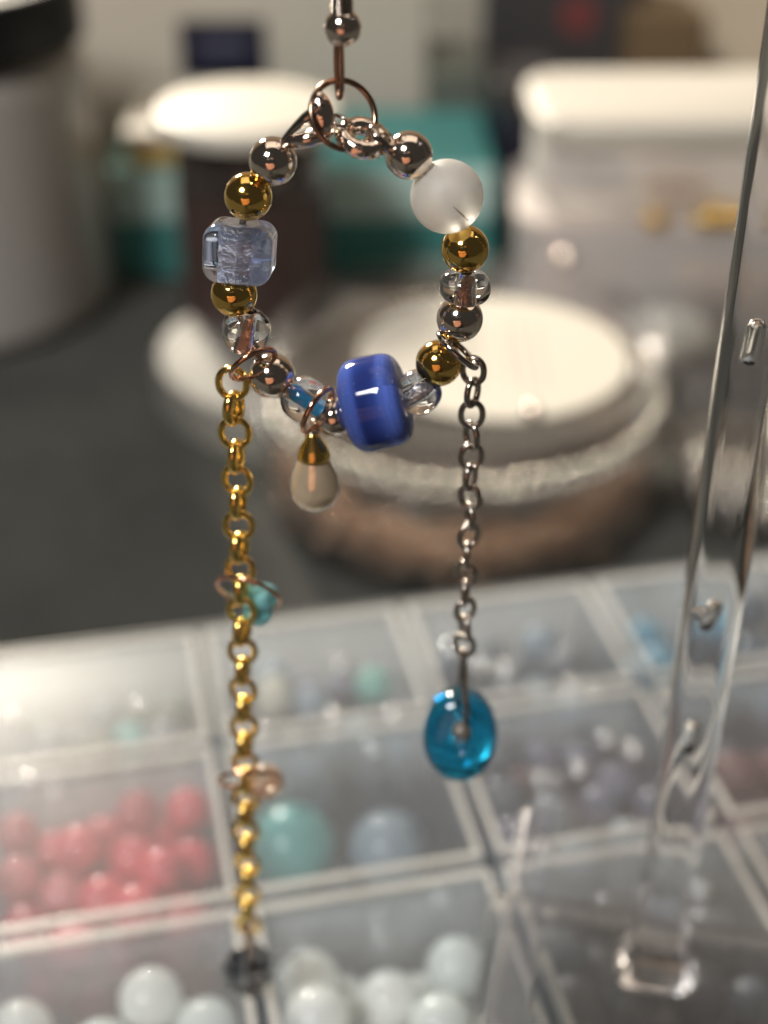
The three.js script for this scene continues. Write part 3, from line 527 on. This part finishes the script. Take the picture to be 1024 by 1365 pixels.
{
  const { t, w, h, z } = carton('charcoal_carton', 'charcoal carton with a round red sticker at the top', 640, 830, -60, 0.462, 0.06, -0.05, std(lin(0.045, 0.043, 0.045), 0.55), 'carton');
  const at = P(778, 22, 0.46);
  put('red_sticker', shift(new THREE.CylinderGeometry(0.0062, 0.0062, 0.0005, 40).rotateX(Math.PI / 2), at.x - t.position.x, at.y, z + 0.0003), std(lin(0.17, 0.04, 0.04), 0.5), t);
  carton('sage_carton', 'narrow grey green carton between the white and charcoal cartons', 566, 640, 95, 0.44, 0.04, 0.06, std(lin(0.14, 0.15, 0.125), 0.6), 'carton');
  const n = carton('navy_box', 'small dark navy box behind the frosted bead', 655, 735, 150, 0.405, 0.03, 0.1, std(lin(0.010, 0.012, 0.028), 0.4));
  put('lid', shift(rbox(n.w + 0.001, 0.008, 0.031, 0.0008), 0, n.h + 0.004, 0), std(lin(0.03, 0.028, 0.03), 0.4), n.t);
  const k = carton('kraft_box', 'pale kraft box at the far right behind the white stack', 850, 1230, -80, 0.475, 0.08, -0.16, std(lin(0.70, 0.59, 0.44), 0.7));
  put('lid', shift(rbox(k.w + 0.002, 0.012, 0.082, 0.001), 0, k.h + 0.0062, 0), std(lin(0.74, 0.63, 0.48), 0.7), k.t);
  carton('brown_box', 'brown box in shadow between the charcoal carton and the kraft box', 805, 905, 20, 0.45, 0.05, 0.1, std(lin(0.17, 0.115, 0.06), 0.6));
}
{ // stacked white-lidded plastic boxes on the right
  const cx = P(958, 250, 0.36).x;
  const mk = (name, label, y, h, w, d, turn, dx, rough) => {
    const t = thing(name, label, 'box', V(cx + dx, y, -0.372), turn);
    put('tub', slab(w, h, d, 0.009, 0.003), std(lin(0.94, 0.92, 0.90), rough, { transmission: 0.62, thickness: 0 }), t);
    return t;
  };
  const low = mk('plastic_box', 'lower translucent plastic box of gold findings in the right stack', 0, 0.0285, 0.112, 0.056, -0.06, 0.004, 0.32);
  put('lid', shift(slab(0.114, 0.0028, 0.054, 0.010, 0.0011), 0, 0.0287, 0), std(lin(0.80, 0.74, 0.70), 0.6, { transmission: 0.4, thickness: 0 }), low);
  put('paper_insert', shift(rbox(0.102, 0.0205, 0.003, 0.001), 0, 0.0125, 0.002), std(lin(0.72, 0.60, 0.57), 0.7), low);
  const up = mk('plastic_box', 'upper translucent plastic box with a thick white lid in the right stack', 0.0318, 0.0190, 0.104, 0.046, 0.02, 0.004, 0.45);
  put('lid', shift(slab(0.1085, 0.0072, 0.0500, 0.010, 0.0026), 0, 0.0192, 0), std(lin(0.70, 0.67, 0.60), 0.45, { transmission: 0.25, thickness: 0 }), up);
  const ring = new THREE.TorusGeometry(0.0018, 0.00045, 8, 18), gm = std(lin(0.88, 0.58, 0.18), 0.16, { metalness: 1 });
  const add = (t, n, x0, x1, y0, y1, z0, z1, label) => { const im = new THREE.InstancedMesh(ring, gm, n), m4 = new THREE.Matrix4(); im.name = numbered('gold_findings'); im.position.copy(t.position); im.rotation.y = t.rotation.y; for (let i = 0; i < n; i++) { m4.makeRotationFromEuler(new THREE.Euler(rr(0, 6), rr(0, 6), rr(0, 6))); m4.setPosition(rr(x0, x1), rr(y0, y1), rr(z0, z1)); im.setMatrixAt(i, m4); } scene.add(im); tag(im, label, 'findings', null, 'stuff'); };
  add(low, 460, -0.012, 0.05, 0.006, 0.018, 0.010, 0.0255, 'gold rings heaped in the lower plastic box at the right');
  add(up, 60, -0.024, -0.006, 0.003, 0.011, 0.012, 0.0205, 'small gold rings in the upper plastic box at the right');
  const bag = thing('pink_pouch', 'flat pale pink paper pouch in front of the plastic box stack', 'pouch', V(P(735, 350, 0.33).x, 0, -0.333), 0.1);
  put('pouch', lumpy(shift(rbox(0.056, 0.0070, 0.026, 0.002, 4), 0, 0.0035, 0), 0.02, 5, 3), std(lin(0.76, 0.62, 0.60), 0.7), bag);
}

// ---------------------------------------------------------------- what stands round the camera and is mirrored in the beads: lamps, phone
{
  const l = thing('desk_lamp', 'warm desk lamp behind the table, above the frame', 'lamp', LAMP.clone());
  l.lookAt(LAMP_AIM);
  put('shade', lathe([[0.040, -0.120], [0.046, -0.120], [0.148, -0.020], [0.148, -0.008], [0.142, -0.012], [0.040, -0.112], [0.040, -0.120]], 48).rotateX(Math.PI / 2), std(lin(0.3, 0.3, 0.3), 0.4), l);
  put('diffuser', shift(rbox(LAMP_SIZE, LAMP_SIZE, 0.002, 0.0008), 0, 0, -0.0035), std(lin(0.8, 0.8, 0.8), 0.6, { emissive: lin(1, 0.89, 0.73), emissiveIntensity: 6 }), l);
  const c = thing('ceiling_lamp', 'ceiling lamp panel far behind the photographer', 'lamp', CEIL.clone());
  c.lookAt(0, 0.05, -0.2);
  put('frame', shift(rbox(CEIL_SIZE + 0.04, CEIL_SIZE + 0.04, 0.03, 0.01), 0, 0, -0.024), std(lin(0.7, 0.7, 0.7), 0.5), c);
  put('diffuser', shift(rbox(CEIL_SIZE, CEIL_SIZE, 0.004, 0.001), 0, 0, -0.004), std(lin(0.8, 0.8, 0.8), 0.6, { emissive: lin(1, 0.97, 0.94), emissiveIntensity: 4 }), c);
  const pn = thing('ceiling_panel', 'wide dim ceiling light panel over the table', 'lamp', PANEL.clone());
  put('frame', shift(rbox(PANEL_W + 0.06, 0.03, PANEL_D + 0.06, 0.008), 0, 0.024, 0), std(lin(0.6, 0.6, 0.6), 0.5), pn);
  put('diffuser', shift(rbox(PANEL_W, 0.004, PANEL_D, 0.001), 0, 0.005, 0), std(lin(0.8, 0.8, 0.8), 0.6, { emissive: lin(1, 0.82, 0.66), emissiveIntensity: 0.3 }), pn);
  const ph = thing('phone', 'dark phone that takes the picture', 'phone', EYE.clone());
  ph.rotation.x = -PITCH;
  put('body', shift(rbox(0.074, 0.150, 0.008, 0.0035, 5), -0.020, -0.055, 0.0052), std(lin(0.02, 0.021, 0.024), 0.35), ph);
}

{ // the photographer, seen only as the dark shape in the mirror of the beads
  const N = 64, S = 0.62, C = V(0.0, 0.10, 0.62), mc = new MarchingCubes(N, new THREE.MeshStandardMaterial(), false, false, 120000), v = V(), a = V(), b = V();
  const bones = [[[0, -0.25, 0.66, 0.15], [0, 0.02, 0.64, 0.15]], [[0, 0.02, 0.64, 0.15], [0, 0.20, 0.62, 0.12]], [[-0.16, 0.25, 0.62, 0.065], [0.16, 0.25, 0.62, 0.065]], [[0, 0.26, 0.61, 0.06], [0, 0.36, 0.58, 0.055]],
    [[-0.19, 0.24, 0.62, 0.06], [-0.25, -0.01, 0.50, 0.050]], [[-0.25, -0.01, 0.50, 0.048], [-0.10, -0.03, 0.26, 0.036]], [[0.19, 0.24, 0.62, 0.06], [0.26, -0.01, 0.52, 0.050]], [[0.26, -0.01, 0.52, 0.048], [0.20, -0.02, 0.28, 0.036]]];
  for (let k = 0; k < N; k++) for (let j = 0; j < N; j++) for (let i = 0; i < N; i++) {
    v.set((i - N / 2) / (N / 2) * S + C.x, (j - N / 2) / (N / 2) * S + C.y, (k - N / 2) / (N / 2) * S + C.z);
    let e = 0;
    for (const [p, q] of bones) {
      a.set(p[0], p[1], p[2]); b.set(q[0], q[1], q[2]); const ab = b.sub(a), t = THREE.MathUtils.clamp(v.clone().sub(a).dot(ab) / ab.lengthSq(), 0, 1);
      e += Math.exp(-(a.addScaledVector(ab, t).distanceTo(v) - (p[3] + (q[3] - p[3]) * t)) / 0.018);
    }
    mc.field[k * N * N + j * N + i] = e > 1e-30 ? Math.log(e) * 0.018 : -1;
  }
  mc.isolation = 0; mc.update();
  const g = new THREE.BufferGeometry(), n = mc.count;
  g.setAttribute('position', new THREE.BufferAttribute(mc.positionArray.slice(0, n * 3), 3)); g.setAttribute('normal', new THREE.BufferAttribute(mc.normalArray.slice(0, n * 3), 3));
  g.scale(S, S, S); g.translate(C.x, C.y, C.z);
  const t = thing('person', 'photographer in a dark brown sweater leaning over the table with a phone', 'person');
  put('body', g, std(lin(0.035, 0.024, 0.020), 0.8), t);
  put('head', lumpy(shift(new THREE.SphereGeometry(1, 40, 30).scale(0.078, 0.108, 0.095), 0, 0, 0), 0.02, 2, 1), std(lin(0.42, 0.24, 0.17), 0.5), t, V(0, 0.475, 0.555));
  put('hair', shift(new THREE.SphereGeometry(1, 40, 24, 0, Math.PI * 2, 0, 1.9).scale(0.088, 0.112, 0.100), 0, 0, 0), std(lin(0.03, 0.02, 0.015), 0.6), t, V(0, 0.486, 0.575), new THREE.Quaternion().setFromAxisAngle(V(1, 0, 0), 0.55));
}
{ // the hand round the phone, mirrored small in every metal bead
  const bones = [];
  for (const [y, k] of [[-0.036, 1.15], [-0.056, 1.3], [-0.076, 1.22], [-0.095, 1.0]]) {
    const c = [[-0.076, y - 0.004, 0.010, 0.0105], [-0.062, y, -0.0095, 0.0095], [-0.062 + 0.034 * k, y + 0.005, -0.0125, 0.0085], [-0.062 + 0.055 * k, y + 0.009, -0.0100, 0.0072]];
    for (let i = 0; i < 3; i++) bones.push([c[i], c[i + 1]]);
    bones.push([c[0], [-0.080, -0.115, 0.045, 0.016]]);
  }
  bones.push([[-0.080, -0.115, 0.045, 0.018], [-0.066, -0.070, 0.026, 0.012]], [[-0.066, -0.070, 0.026, 0.011], [-0.044, -0.052, 0.0200, 0.0088]]);
  bones.push([[-0.078, -0.110, 0.045, 0.021], [-0.080, -0.160, 0.085, 0.023]], [[-0.080, -0.160, 0.085, 0.023], [-0.070, -0.230, 0.150, 0.031]]);
  const N = 88, S = 0.150, C = V(-0.045, -0.125, 0.065), mc = new MarchingCubes(N, new THREE.MeshStandardMaterial(), false, false, 200000), v = V(), a = V(), b = V();
  for (let k = 0; k < N; k++) for (let j = 0; j < N; j++) for (let i = 0; i < N; i++) {
    v.set((i - N / 2) / (N / 2) * S + C.x, (j - N / 2) / (N / 2) * S + C.y, (k - N / 2) / (N / 2) * S + C.z);
    let e = 0;
    for (const [p, q] of bones) {
      a.set(p[0], p[1], p[2]); b.set(q[0], q[1], q[2]); const ab = b.sub(a), t = THREE.MathUtils.clamp(v.clone().sub(a).dot(ab) / ab.lengthSq(), 0, 1);
      e += Math.exp(-(a.addScaledVector(ab, t).distanceTo(v) - (p[3] + (q[3] - p[3]) * t)) / 0.0022);
    }
    mc.field[k * N * N + j * N + i] = e > 1e-30 ? Math.log(e) * 0.0022 : -0.2;
  }
  mc.isolation = 0; mc.update();
  const g = new THREE.BufferGeometry(), n = mc.count;
  g.setAttribute('position', new THREE.BufferAttribute(mc.positionArray.slice(0, n * 3), 3)); g.setAttribute('normal', new THREE.BufferAttribute(mc.normalArray.slice(0, n * 3), 3));
  g.scale(S, S, S); g.translate(C.x, C.y, C.z);
  const m = put('person_hand', g, std(lin(0.58, 0.30, 0.21), 0.45), scene, EYE.clone()); m.rotation.x = -PITCH;
  tag(m, 'bare left hand closed round the phone that takes the picture', 'person');
}
renderer.render(scene, camera);
